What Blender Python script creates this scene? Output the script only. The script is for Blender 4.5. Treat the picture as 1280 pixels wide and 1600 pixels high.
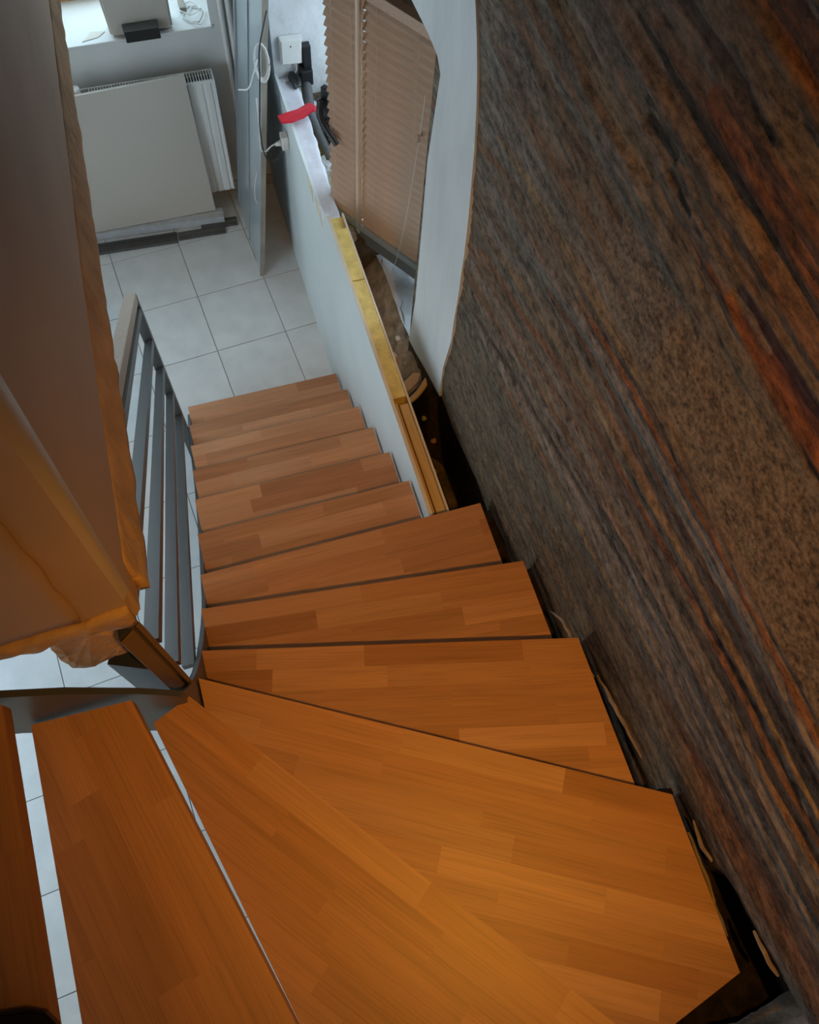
import bpy, bmesh, math, random
from mathutils import Vector, Matrix, noise
random.seed(7)
sc = bpy.context.scene
for o in list(bpy.data.objects):
    bpy.data.objects.remove(o)
COL = sc.collection

# ------------------------------------------------------------------ camera
R = [[0.9543580366, -0.2480881911, 0.1662918742],
     [-0.2934174082, -0.8827291542, 0.3670088076],
     [0.0557401342, -0.3990507358, -0.9152330565]]
cam_d = bpy.data.cameras.new('camera')
cam = bpy.data.objects.new('camera', cam_d)
COL.objects.link(cam)
cam.matrix_world = Matrix(((R[0][0], -R[0][1], -R[0][2], 0.0),
                           (R[1][0], -R[1][1], -R[1][2], 0.0),
                           (R[2][0], -R[2][1], -R[2][2], 4.0),
                           (0, 0, 0, 1)))
cam_d.sensor_fit = 'HORIZONTAL'
cam_d.sensor_width = 36.0
cam_d.lens = 36.0 * 1277.643 / 1280.0
cam_d.clip_start = 0.02
sc.camera = cam

# ------------------------------------------------------------------ light
w = bpy.data.worlds.new('daylight')
sc.world = w
w.use_nodes = True
bg = w.node_tree.nodes['Background']
bg.inputs['Color'].default_value = (0.66, 0.85, 1.0, 1)
bg.inputs['Strength'].default_value = 5.6
sc.view_settings.view_transform = 'Standard'
sc.view_settings.look = 'None'
sc.view_settings.exposure = 0.0
sc.view_settings.gamma = 1.0
sc.view_settings.use_curve_mapping = False


def portal(name, loc, rot, sx, sy):
    l = bpy.data.lights.new(name, 'AREA')
    l.shape = 'RECTANGLE'
    l.size = sx
    l.size_y = sy
    l.cycles.is_portal = True
    o = bpy.data.objects.new(name, l)
    o.location = loc
    o.rotation_euler = rot
    COL.objects.link(o)


portal('portal_far', (-0.45, 4.42, 1.75), (math.radians(-90), 0, 0), 1.7, 1.4)
portal('portal_right', (1.27, 2.7, 1.72), (0, math.radians(90), 0), 1.5, 1.7)
portal('portal_side', (-2.62, 1.0, 1.25), (0, math.radians(-90), 0), 2.3, 2.0)

# ceiling spotlight over the winders (above the frame)
lamp_d = bpy.data.lights.new('ceiling_spot', 'SPOT')
lamp_d.energy = 150.0
lamp_d.color = (1.0, 0.46, 0.055)
lamp_d.shadow_soft_size = 0.03
lamp_d.spot_size = math.radians(64)
lamp_d.spot_blend = 1.0
lamp = bpy.data.objects.new('ceiling_spot', lamp_d)
lamp.location = (0.45, -0.46, 4.62)
lamp.rotation_euler = (Vector((0.60, 0.66, 1.6)) - Vector(lamp.location)).to_track_quat('-Z', 'Y').to_euler()
COL.objects.link(lamp)


# ------------------------------------------------------------------ helpers
def tag(o, label=None, cat=None, group=None, kind=None):
    if label: o['label'] = label
    if cat: o['category'] = cat
    if group: o['group'] = group
    if kind: o['kind'] = kind
    return o


def wmat(o):
    m = o.matrix_basis.copy()
    if o.parent:
        m = wmat(o.parent) @ o.matrix_parent_inverse @ m
    return m


def attach(o, parent):
    """parent o, whose shape is given in world coordinates"""
    if parent:
        o.parent = parent
        o.matrix_parent_inverse = wmat(parent).inverted()


def empty(name, loc=(0, 0, 0), parent=None):
    o = bpy.data.objects.new(name, None)
    COL.objects.link(o)
    o.location = loc
    o.empty_display_size = 0.1
    attach(o, parent)
    return o


def mesh(name, verts, faces, mat=None, parent=None, smooth=False):
    me = bpy.data.meshes.new(name)
    me.from_pydata([tuple(v) for v in verts], [], faces)
    me.update()
    if mat: me.materials.append(mat)
    if smooth:
        for p in me.polygons: p.use_smooth = True
    o = bpy.data.objects.new(name, me)
    COL.objects.link(o)
    attach(o, parent)
    return o


def from_bm(name, bm, mat=None, parent=None, smooth=False):
    bmesh.ops.recalc_face_normals(bm, faces=bm.faces)
    me = bpy.data.meshes.new(name)
    bm.to_mesh(me)
    bm.free()
    if mat: me.materials.append(mat)
    if smooth:
        for p in me.polygons: p.use_smooth = True
    o = bpy.data.objects.new(name, me)
    COL.objects.link(o)
    attach(o, parent)
    return o


def bm_box(bm, a, b):
    x0, y0, z0 = a
    x1, y1, z1 = b
    vs = [bm.verts.new(p) for p in ((x0, y0, z0), (x1, y0, z0), (x1, y1, z0), (x0, y1, z0),
                                    (x0, y0, z1), (x1, y0, z1), (x1, y1, z1), (x0, y1, z1))]
    for f in ((3, 2, 1, 0), (4, 5, 6, 7), (0, 1, 5, 4), (1, 2, 6, 5), (2, 3, 7, 6), (3, 0, 4, 7)):
        bm.faces.new([vs[i] for i in f])
    return vs


def box(name, a, b, mat, parent=None, bevel=0.0):
    bm = bmesh.new()
    bm_box(bm, a, b)
    if bevel:
        bmesh.ops.bevel(bm, geom=bm.edges[:], offset=bevel, segments=2, affect='EDGES', profile=0.6)
    return from_bm(name, bm, mat, parent)


def boxes(name, lst, mat, parent=None):
    bm = bmesh.new()
    for a, b in lst: bm_box(bm, a, b)
    return from_bm(name, bm, mat, parent)


def prism(name, poly, t, mat, parent=None, bevel=0.0):
    """poly: list of 3D points, extruded by vector t"""
    bm = bmesh.new()
    t = Vector(t)
    a = [bm.verts.new(Vector(p)) for p in poly]
    b = [bm.verts.new(Vector(p) + t) for p in poly]
    n = len(poly)
    bm.faces.new(a[::-1])
    bm.faces.new(b)
    for i in range(n):
        j = (i + 1) % n
        bm.faces.new((a[i], a[j], b[j], b[i]))
    if bevel:
        bmesh.ops.recalc_face_normals(bm, faces=bm.faces)
        bmesh.ops.bevel(bm, geom=bm.edges[:], offset=bevel, segments=2, affect='EDGES', profile=0.6)
    return from_bm(name, bm, mat, parent)


def spline(pts, n=8):
    pts = [Vector(p) for p in pts]
    P = [2 * pts[0] - pts[1]] + pts + [2 * pts[-1] - pts[-2]]
    out = []
    for i in range(1, len(P) - 2):
        for k in range(n):
            t = k / n
            a, b, c, d = P[i - 1], P[i], P[i + 1], P[i + 2]
            out.append(0.5 * ((2 * b) + (c - a) * t + (2 * a - 5 * b + 4 * c - d) * t * t
                              + (3 * b - a - 3 * c + d) * t ** 3))
    out.append(pts[-1])
    return out


def bm_tube(bm, pts, r, seg=8):
    rings = []
    up = Vector((0, 0, 1))
    for i, p in enumerate(pts):
        d = (pts[min(i + 1, len(pts) - 1)] - pts[max(i - 1, 0)]).normalized()
        s = d.cross(up)
        if s.length < 0.05: s = d.cross(Vector((1, 0, 0)))
        s.normalize()
        u = s.cross(d)
        rr = r[i] if isinstance(r, (list, tuple)) else r
        rings.append([bm.verts.new(p + (s * math.cos(a) + u * math.sin(a)) * rr)
                      for a in [2 * math.pi * k / seg for k in range(seg)]])
    for a, b in zip(rings[:-1], rings[1:]):
        for k in range(seg):
            bm.faces.new((a[k], a[(k + 1) % seg], b[(k + 1) % seg], b[k]))
    bm.faces.new(rings[0][::-1])
    bm.faces.new(rings[-1])


def tube(name, pts, r, mat, parent=None, n=8, seg=8):
    bm = bmesh.new()
    bm_tube(bm, spline(pts, n) if n else [Vector(p) for p in pts], r, seg)
    return from_bm(name, bm, mat, parent, smooth=True)


def rough(bm, amp, freq, seed=0.0):
    for v in bm.verts:
        p = v.co * freq + Vector((seed, seed * 1.7, -seed))
        v.co += noise.noise_vector(p) * amp


def rock(name, c, s, mat, parent=None, seed=0.0, sub=2, amp=0.35):
    bm = bmesh.new()
    bmesh.ops.create_icosphere(bm, subdivisions=sub, radius=1.0)
    for v in bm.verts:
        k = 1 + amp * noise.noise(v.co * 1.3 + Vector((seed, 0, seed)))
        v.co = Vector((v.co.x * s[0] * k, v.co.y * s[1] * k, v.co.z * s[2] * k)) + Vector(c)
    return from_bm(name, bm, mat, parent)


# ------------------------------------------------------------------ materials
def nt(name):
    m = bpy.data.materials.new(name)
    m.use_nodes = True
    n = m.node_tree
    b = n.nodes['Principled BSDF']
    return m, n, b


def simple(name, col, rough_=0.5, metal=0.0, var=0.12, scale=8.0, bump=0.0, bscale=60.0, spec=0.5, stretch=None, trans=0.0):
    """procedural: colour broken up by noise, fine relief by bump"""
    m, n, b = nt(name)
    tc = n.nodes.new('ShaderNodeTexCoord')
    mp = n.nodes.new('ShaderNodeMapping')
    if stretch: mp.inputs['Scale'].default_value = stretch
    n.links.new(tc.outputs['Object'], mp.inputs['Vector'])
    nz = n.nodes.new('ShaderNodeTexNoise')
    nz.inputs['Scale'].default_value = scale
    nz.inputs['Detail'].default_value = 6
    n.links.new(mp.outputs['Vector'], nz.inputs['Vector'])
    rp = n.nodes.new('ShaderNodeValToRGB')
    rp.color_ramp.elements[0].position = 0.3
    rp.color_ramp.elements[1].position = 0.72
    rp.color_ramp.elements[0].color = tuple(c * (1 - var) for c in col) + (1,)
    rp.color_ramp.elements[1].color = tuple(min(1, c * (1 + var)) for c in col) + (1,)
    n.links.new(nz.outputs['Fac'], rp.inputs['Fac'])
    n.links.new(rp.outputs['Color'], b.inputs['Base Color'])
    b.inputs['Roughness'].default_value = rough_
    b.inputs['Metallic'].default_value = metal
    b.inputs['Specular IOR Level'].default_value = spec
    if trans: b.inputs['Transmission Weight'].default_value = trans
    if bump:
        n2 = n.nodes.new('ShaderNodeTexNoise')
        n2.inputs['Scale'].default_value = bscale
        n2.inputs['Detail'].default_value = 5
        n.links.new(mp.outputs['Vector'], n2.inputs['Vector'])
        bp = n.nodes.new('ShaderNodeBump')
        bp.inputs['Strength'].default_value = bump
        bp.inputs['Distance'].default_value = 0.01
        n.links.new(n2.outputs['Fac'], bp.inputs['Height'])
        n.links.new(bp.outputs['Normal'], b.inputs['Normal'])
    return m


def oak_mat():
    m, n, b = nt('oiled_oak_staves')
    L = n.links.new
    tc = n.nodes.new('ShaderNodeTexCoord')
    oi = n.nodes.new('ShaderNodeObjectInfo')
    mp = n.nodes.new('ShaderNodeMapping')
    mp.inputs['Scale'].default_value = (1.6, 26.0, 26.0)
    L(tc.outputs['Object'], mp.inputs['Vector'])
    off = n.nodes.new('ShaderNodeVectorMath')
    off.operation = 'ADD'
    mul = n.nodes.new('ShaderNodeMath')
    mul.operation = 'MULTIPLY'
    mul.inputs[1].default_value = 57.0
    L(oi.outputs['Random'], mul.inputs[0])
    L(mp.outputs['Vector'], off.inputs[0])
    L(mul.outputs[0], off.inputs[1])
    g1 = n.nodes.new('ShaderNodeTexNoise')
    g1.inputs['Scale'].default_value = 1.0
    g1.inputs['Detail'].default_value = 5
    g1.inputs['Distortion'].default_value = 0.7
    L(off.outputs[0], g1.inputs['Vector'])
    mp2 = n.nodes.new('ShaderNodeMapping')
    mp2.inputs['Scale'].default_value = (3.5, 9.0, 9.0)
    L(off.outputs[0], mp2.inputs['Vector'])
    g2 = n.nodes.new('ShaderNodeTexNoise')
    g2.inputs['Scale'].default_value = 1.0
    g2.inputs['Detail'].default_value = 3
    L(mp2.outputs['Vector'], g2.inputs['Vector'])
    r1 = n.nodes.new('ShaderNodeMapRange')
    r1.inputs['From Min'].default_value = 0.3
    r1.inputs['From Max'].default_value = 0.7
    r1.inputs['To Min'].default_value = 0.86
    r1.inputs['To Max'].default_value = 1.10
    L(g1.outputs['Fac'], r1.inputs['Value'])
    r2 = n.nodes.new('ShaderNodeMapRange')
    r2.inputs['From Min'].default_value = 0.32
    r2.inputs['From Max'].default_value = 0.5
    r2.inputs['To Min'].default_value = 0.84
    r2.inputs['To Max'].default_value = 1.0
    L(g2.outputs['Fac'], r2.inputs['Value'])
    mm = n.nodes.new('ShaderNodeMath')
    mm.operation = 'MULTIPLY'
    L(r1.outputs[0], mm.inputs[0])
    L(r2.outputs[0], mm.inputs[1])
    sc_ = n.nodes.new('ShaderNodeVectorMath')
    sc_.operation = 'SCALE'
    L(oi.outputs['Color'], sc_.inputs[0])
    L(mm.outputs[0], sc_.inputs['Scale'])
    L(sc_.outputs[0], b.inputs['Base Color'])
    b.inputs['Roughness'].default_value = 0.42
    b.inputs['Specular IOR Level'].default_value = 0.35
    bp = n.nodes.new('ShaderNodeBump')
    bp.inputs['Strength'].default_value = 0.12
    bp.inputs['Distance'].default_value = 0.002
    L(g2.outputs['Fac'], bp.inputs['Height'])
    L(bp.outputs['Normal'], b.inputs['Normal'])
    return m


def wall_mat():
    m, n, b = nt('weathered_earth_wall')
    L = n.links.new
    at = n.nodes.new('ShaderNodeAttribute')
    at.attribute_name = 'tint'
    am = n.nodes.new('ShaderNodeAttribute')
    am.attribute_name = 'grain'
    tc = n.nodes.new('ShaderNodeTexCoord')
    mp = n.nodes.new('ShaderNodeMapping')
    mp.inputs['Rotation'].default_value = (math.radians(-9), 0, 0)
    mp.inputs['Scale'].default_value = (14, 3.2, 30)
    L(tc.outputs['Object'], mp.inputs['Vector'])
    n1 = n.nodes.new('ShaderNodeTexNoise')
    n1.inputs['Scale'].default_value = 1.6
    n1.inputs['Detail'].default_value = 8
    n1.inputs['Roughness'].default_value = 0.7
    n1.inputs['Distortion'].default_value = 0.6
    L(mp.outputs['Vector'], n1.inputs['Vector'])
    n2 = n.nodes.new('ShaderNodeTexNoise')
    n2.inputs['Scale'].default_value = 95
    n2.inputs['Detail'].default_value = 4
    n2.inputs['Roughness'].default_value = 0.65
    L(tc.outputs['Object'], n2.inputs['Vector'])
    mx = n.nodes.new('ShaderNodeMix')
    L(am.outputs['Fac'], mx.inputs['Factor'])
    L(n1.outputs['Fac'], mx.inputs[2])
    L(n2.outputs['Fac'], mx.inputs[3])
    rg = n.nodes.new('ShaderNodeMapRange')
    rg.inputs['From Min'].default_value = 0.39
    rg.inputs['From Max'].default_value = 0.62
    rg.inputs['To Min'].default_value = 0.30
    rg.inputs['To Max'].default_value = 1.85
    gt = n.nodes.new('ShaderNodeTexNoise')
    gt.inputs['Scale'].default_value = 60
    gt.inputs['Detail'].default_value = 6
    gt.inputs['Roughness'].default_value = 0.75
    mpg = n.nodes.new('ShaderNodeMapping')
    mpg.inputs['Scale'].default_value = (1, 0.5, 1)
    L(tc.outputs['Object'], mpg.inputs['Vector'])
    L(mpg.outputs['Vector'], gt.inputs['Vector'])
    mg = n.nodes.new('ShaderNodeMix')
    mg.inputs['Factor'].default_value = 0.55
    L(mx.outputs[0], mg.inputs[2])
    L(gt.outputs['Fac'], mg.inputs[3])
    mx = mg
    L(mx.outputs[0], rg.inputs['Value'])
    s = n.nodes.new('ShaderNodeVectorMath')
    s.operation = 'SCALE'
    L(at.outputs['Color'], s.inputs[0])
    L(rg.outputs[0], s.inputs['Scale'])
    L(s.outputs[0], b.inputs['Base Color'])
    b.inputs['Roughness'].default_value = 0.66
    b.inputs['Specular IOR Level'].default_value = 0.12
    bp = n.nodes.new('ShaderNodeBump')
    bp.inputs['Strength'].default_value = 0.9
    bp.inputs['Distance'].default_value = 0.018
    L(mx.outputs[0], bp.inputs['Height'])
    L(bp.outputs['Normal'], b.inputs['Normal'])
    return m


def tile_mat():
    m, n, b = nt('pale_floor_tile')
    L = n.links.new
    tc = n.nodes.new('ShaderNodeTexCoord')
    oi = n.nodes.new('ShaderNodeObjectInfo')
    off = n.nodes.new('ShaderNodeVectorMath')
    off.operation = 'ADD'
    mul = n.nodes.new('ShaderNodeMath')
    mul.operation = 'MULTIPLY'
    mul.inputs[1].default_value = 31.0
    L(oi.outputs['Random'], mul.inputs[0])
    L(tc.outputs['Object'], off.inputs[0])
    L(mul.outputs[0], off.inputs[1])
    nz = n.nodes.new('ShaderNodeTexNoise')
    nz.inputs['Scale'].default_value = 9
    nz.inputs['Detail'].default_value = 7
    L(off.outputs[0], nz.inputs['Vector'])
    rp = n.nodes.new('ShaderNodeValToRGB')
    rp.color_ramp.elements[0].position = 0.3
    rp.color_ramp.elements[1].position = 0.7
    rp.color_ramp.elements[0].color = (0.57, 0.62, 0.645, 1)
    rp.color_ramp.elements[1].color = (0.66, 0.71, 0.735, 1)
    L(nz.outputs['Fac'], rp.inputs['Fac'])
    L(rp.outputs['Color'], b.inputs['Base Color'])
    b.inputs['Roughness'].default_value = 0.38
    return m


M = dict(
    oak=oak_mat(), wall=wall_mat(), tile=tile_mat(),
    grout=simple('grout', (0.30, 0.30, 0.29), 0.9),
    white=simple('white_paint', (0.70, 0.71, 0.70), 0.6, var=0.05, scale=4, bump=0.15, bscale=30),
    white_rough=simple('limewashed_stone', (0.62, 0.63, 0.63), 0.75, var=0.1, scale=9, bump=0.6, bscale=22),
    patch=simple('white_skim_plaster', (0.60, 0.61, 0.60), 0.6, var=0.10, scale=7, bump=0.25, bscale=40, stretch=(1, 1, 0.35)),
    board=simple('plasterboard', (0.66, 0.70, 0.69), 0.55, var=0.04, scale=3),
    lavender=simple('fresh_filler', (0.62, 0.61, 0.66), 0.7, var=0.10, scale=18, bump=0.3, bscale=50),
    insul=simple('yellow_insulation', (0.78, 0.60, 0.20), 0.85, var=0.16, scale=25, bump=0.4, bscale=120),
    lath=simple('pine_plate', (0.62, 0.42, 0.18), 0.7, var=0.14, scale=6, stretch=(14, 1, 14), bump=0.2, bscale=20),
    paper=simple('board_paper_edge', (0.70, 0.60, 0.46), 0.8, var=0.08),
    plaster=simple('raw_plaster', (0.56, 0.38, 0.24), 0.62, var=0.08, scale=3.5, bump=0.18, bscale=14),
    plaster_rough=simple('broken_plaster', (0.60, 0.37, 0.19), 0.8, var=0.2, scale=14, bump=0.8, bscale=35),
    bead=simple('lit_corner_bead', (0.60, 0.52, 0.45), 0.42, var=0.05, scale=4, bump=0.08, bscale=10),
    steel=simple('anthracite_steel', (0.095, 0.103, 0.108), 0.42, metal=0.25, var=0.06, scale=5, bump=0.04, bscale=200),
    steel_dark=simple('black_steel', (0.03, 0.033, 0.038), 0.4, metal=0.3, var=0.1, scale=5),
    handrail=simple('greyed_oak_handrail', (0.44, 0.34, 0.26), 0.55, var=0.18, scale=5, stretch=(30, 2, 30), bump=0.2, bscale=10),
    rad=simple('radiator_enamel', (0.74, 0.75, 0.74), 0.35, var=0.03),
    panel=simple('grey_white_panel', (0.50, 0.465, 0.415), 0.5, var=0.03, scale=2),
    alu=simple('galvanised_profile', (0.50, 0.53, 0.56), 0.45, metal=0.15, var=0.1, scale=20),
    dgrey=simple('dark_grey_profile', (0.10, 0.10, 0.10), 0.5, metal=0.3, var=0.15, scale=20),
    glassy=simple('dusty_panel_face', (0.36, 0.41, 0.43), 0.22, var=0.08, scale=3, spec=0.6),
    edge=simple('panel_edge', (0.28, 0.25, 0.21), 0.7, var=0.15, scale=10),
    slat=simple('tan_wooden_slat', (0.46, 0.30, 0.205), 0.5, var=0.1, scale=4, stretch=(3, 30, 30)),
    slat_pale=simple('pale_slat_rail', (0.62, 0.45, 0.32), 0.45, var=0.06),  # paler colour for blind rails, ladder cords and batten
    cord=simple('pale_cord', (0.66, 0.62, 0.55), 0.8, var=0.05),
    frame=simple('grey_window_frame', (0.155, 0.165, 0.175), 0.4, var=0.05, spec=0.5),
    frame_lt=simple('light_grey_window_frame', (0.30, 0.32, 0.34), 0.4, var=0.05),
    wframe=simple('pine_window_frame', (0.62, 0.36, 0.16), 0.5, var=0.15, scale=6, stretch=(2, 20, 20)),
    cement=simple('grey_cement', (0.42, 0.43, 0.44), 0.9, var=0.25, scale=9, bump=0.8, bscale=25),
    stone=simple('rubble_stone', (0.36, 0.37, 0.39), 0.9, var=0.25, scale=22, bump=0.8, bscale=45),
    earth=simple('dark_rubble', (0.11, 0.08, 0.058), 0.95, spec=0.1, var=0.45, scale=16, bump=1.0, bscale=35),
    black=simple('black_plastic', (0.012, 0.012, 0.013), 0.4, var=0.1),
    rubber=simple('black_shoe_leather', (0.004, 0.004, 0.004), 0.7, spec=0.2, var=0.2, bump=0.2, bscale=90),
    red=simple('red_plastic', (0.55, 0.015, 0.03), 0.35, var=0.08),
    wplastic=simple('white_plastic', (0.72, 0.71, 0.68), 0.4, var=0.03),
    splinter=simple('pale_splinter', (0.24, 0.175, 0.12), 0.8, var=0.3, scale=20, bump=0.5, bscale=60),
    brick=simple('brick_shard', (0.36, 0.19, 0.11), 0.85, var=0.2, scale=15, bump=0.5),
    pipe=simple('pale_plastic_pipe', (0.52, 0.42, 0.34), 0.5, var=0.08),
)
M['walnut'] = simple('dark_brown_frame', (0.09, 0.055, 0.03), 0.4, var=0.2, scale=8, stretch=(3, 20, 20))
M['bank'] = simple('brown_rubble_bank', (0.31, 0.245, 0.19), 0.9, var=0.45, scale=18, bump=1.0, bscale=38)
gm, gn, gb = nt('window_glass')
gn.nodes.remove(gb)
_t = gn.nodes.new('ShaderNodeBsdfTransparent')
_t.inputs['Color'].default_value = (0.93, 0.96, 0.96, 1)
_g = gn.nodes.new('ShaderNodeBsdfGlossy')
_g.inputs['Roughness'].default_value = 0.03
_m = gn.nodes.new('ShaderNodeMixShader')
_m.inputs['Fac'].default_value = 0.06
gn.links.new(_t.outputs[0], _m.inputs[1])
gn.links.new(_g.outputs[0], _m.inputs[2])
gn.links.new(_m.outputs[0], gn.nodes['Material Output'].inputs['Surface'])
M['glass'] = gm

# ------------------------------------------------------------------ room shell
PHI = math.radians(4.8)
TX = Vector((math.cos(PHI), math.sin(PHI), 0))
TY = Vector((-math.sin(PHI), math.cos(PHI), 0))
S = 0.409
TILE0 = TX * 0.199 + TY * 2.864

floor = boxes('floor', [((-3.2, -0.9, -0.05), (1.25, 4.5, -0.004))], M['grout'])
tag(floor, 'pale square tiled floor of the room below the stairs', 'floor', kind='structure')
# one tile, shared
bm = bmesh.new()
g = 0.0022
bm_box(bm, (g, g, -0.01), (S - g, S - g, 0.0))
bmesh.ops.bevel(bm, geom=[e for e in bm.edges if e.verts[0].co.z > -0.001 and e.verts[1].co.z > -0.001],
                offset=0.0012, segments=1, affect='EDGES')
t0 = None
for i in range(-5, 2):
    for j in range(-9, 4):
        p = TILE0 + TX * (i * S) + TY * (j * S)
        c = p + (TX + TY) * (S / 2)
        if c.x > 0.86 or c.y < -0.75 or c.y > 4.25:
            continue
        if t0 is None:
            t0 = from_bm('tile', bm, M['tile'])
            o = t0
        else:
            o = bpy.data.objects.new('tile', t0.data)
            COL.objects.link(o)
        o.parent = floor
        o.location = p
        o.rotation_euler = (0, 0, PHI)

ceiling = boxes('ceiling', [((-3.3, -0.7, 5.2), (1.3, 4.5, 5.3))], M['plaster'])
tag(ceiling, 'raw brown plastered ceiling over the stairwell', 'ceiling', kind='structure')

# far wall with window opening x -1.3..0.345, z 1.1..2.4
FY = 4.05
wall_far = boxes('wall_far', [((-3.3, FY, 0), (-1.3, 4.5, 5.2)), ((0.345, FY, 0), (1.3, 4.5, 5.2)),
                              ((-1.3, FY, 0), (0.345, 4.5, 1.085)), ((-1.3, FY, 2.4), (0.345, 4.5, 5.2))], M['white'])
tag(wall_far, 'white painted wall behind the radiator with a deep window recess', 'wall', kind='structure')
box('window_sill', (-1.3, 4.035, 1.085), (0.35, 4.5, 1.1), M['white'], wall_far, 0.004)
# left wall of the room with another window (outside the frame)
wall_left = boxes('wall_left', [((-2.7, -0.7, 0), (-2.6, 0.0, 5.2)), ((-2.7, 2.0, 0), (-2.6, 4.05, 5.2)),
                                ((-2.7, 0.0, 0), (-2.6, 2.0, 0.1)), ((-2.7, 0.0, 2.4), (-2.6, 2.0, 5.2))], M['white'])
tag(wall_left, 'white wall on the left side of the lower room', 'wall', kind='structure')

# stairwell wall block on the left: bottom edge 2.6 m above the floor
ZB = 2.6
ZT = 5.2
def lerp(a, b, t): return a + (b - a) * t
def chamf(z):
    t = (z - 2.6) / 0.7
    return ((lerp(-0.264, -0.236, t), 0.5), (lerp(-0.253, -0.226, t), lerp(0.512, 0.562, t)))
bm = bmesh.new()
rows = []
for z in (2.6, 2.75, 2.9, 3.1, 3.3, 4.0, ZT):
    a, b_ = chamf(min(z, 3.6))
    xr = 0.048 * (4.05 - 0.5)
    pl = [(-3.2, 0.5), a, b_, (b_[0] + 0.02, 1.2), (-0.252 + xr, 4.05), (-3.2, 4.05)]
    rows.append([bm.verts.new((x, y, z)) for x, y in pl])
for r0, r1 in zip(rows[:-1], rows[1:]):
    for k in range(6):
        bm.faces.new((r0[k], r0[(k + 1) % 6], r1[(k + 1) % 6], r1[k]))
bm.faces.new(rows[0][::-1]); bm.faces.new(rows[-1])
ws = from_bm('wall_stairwell', bm, M['plaster'])
tag(ws, 'raw brown plastered wall corner hanging over the railing', 'wall', kind='structure')
# rounded corner bead, light from both faces painted in as a paler colour
bm = bmesh.new()
prev = None
N = 7
for i in range(26):
    z = 2.69 + i * 0.035
    a, b_ = chamf(z)
    ring = []
    for k in range(N):
        t = k / (N - 1)
        bow = math.sin(math.pi * t)
        x = lerp(a[0], b_[0], t) + 0.010 * bow * 0.8 * min(1, (z - 2.68) / 0.25)
        y = lerp(a[1], b_[1], t) - 0.010 * bow * 0.6 * min(1, (z - 2.68) / 0.25)
        ring.append(bm.verts.new((x, y, z)))
    if prev:
        for k in range(N - 1):
            bm.faces.new((prev[k], prev[k + 1], ring[k + 1], ring[k]))
    prev = ring
from_bm('corner_bead', bm, M['bead'], ws, smooth=True)


def slab_strip(name, pts_bottom, pts_top, depth, mat, parent, nu=40, nv=6, amp=0.004, freq=22, seed=1.0, edge=0.006):
    """bumpy plaster skin between two poly-lines, given thickness along depth"""
    bm = bmesh.new()
    D = Vector(depth)
    pb = spline(pts_bottom, max(1, nu // (len(pts_bottom) - 1))); pt = spline(pts_top, max(1, nu // (len(pts_top) - 1)))
    n = min(len(pb), len(pt))
    g = []
    dn = D.normalized()
    for i in range(n):
        row = []
        for j in range(nv + 1):
            p = pb[i].lerp(pt[i], j / nv)
            q = p + noise.noise_vector(p * freq + Vector((seed, seed, seed))) * (edge if j in (0, nv) or i in (0, n - 1) else 0.0015)
            q += dn * (noise.noise(p * freq * 1.3 + Vector((0, seed, 0))) * amp)
            if j in (0, nv) or i in (0, n - 1): q -= dn * amp
            row.append(q)
        g.append(row)
    F = [[bm.verts.new(v + D) for v in r] for r in g]
    B = [[bm.verts.new(v) for v in r] for r in g]
    for i in range(n - 1):
        for j in range(nv):
            bm.faces.new((F[i][j], F[i + 1][j], F[i + 1][j + 1], F[i][j + 1]))
            bm.faces.new((B[i][j + 1], B[i + 1][j + 1], B[i + 1][j], B[i][j]))
    for i in range(n - 1):
        bm.faces.new((B[i][0], B[i + 1][0], F[i + 1][0], F[i][0]))
        bm.faces.new((F[i][nv], F[i + 1][nv], B[i + 1][nv], B[i][nv]))
    for j in range(nv):
        bm.faces.new((F[0][j], F[0][j + 1], B[0][j + 1], B[0][j]))
        bm.faces.new((B[n - 1][j], B[n - 1][j + 1], F[n - 1][j + 1], F[n - 1][j]))
    return from_bm(name, bm, mat, parent, smooth=True)


# plaster skin along the lower edge of the right face
slab_strip('plaster_lip', [(-0.249, 0.548, 2.592), (-0.242, 0.75, 2.588), (-0.223, 1.3, 2.595), (-0.194, 2.12, 2.595), (-0.16, 3.1, 2.595)],
           [(-0.266, 0.565, 2.70), (-0.262, 0.75, 2.70), (-0.244, 1.3, 2.69), (-0.201, 2.12, 2.69), (-0.149, 3.1, 2.69)],
           (0.020, 0, 0), M['plaster_rough'], ws, nu=120, nv=10, amp=0.002, freq=24, seed=3.0, edge=0.0035)
# lip along the lower edge of the near face
slab_strip('plaster_lip', [(-0.95, 0.502, 2.60), (-0.6, 0.502, 2.595), (-0.42, 0.502, 2.595), (-0.262, 0.502, 2.595)],
           [(-0.95, 0.502, 2.635), (-0.6, 0.502, 2.64), (-0.42, 0.502, 2.64), (-0.262, 0.502, 2.665)],
           (0, -0.016, 0), M['plaster_rough'], ws, nu=72, nv=4, amp=0.004, freq=30, seed=5.0)
# proud plaster panel left of the crack
slab_strip('plaster_panel', [(-1.0, 0.503, 2.64), (-0.6, 0.503, 2.64), (-0.335, 0.503, 2.665)],
           [(-1.0, 0.503, 3.9), (-0.6, 0.503, 3.9), (-0.262, 0.503, 3.9)],
           (0, -0.012, 0), M['plaster'], ws, nu=30, nv=40, amp=0.0015, freq=10, seed=8.0, edge=0.006)
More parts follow.
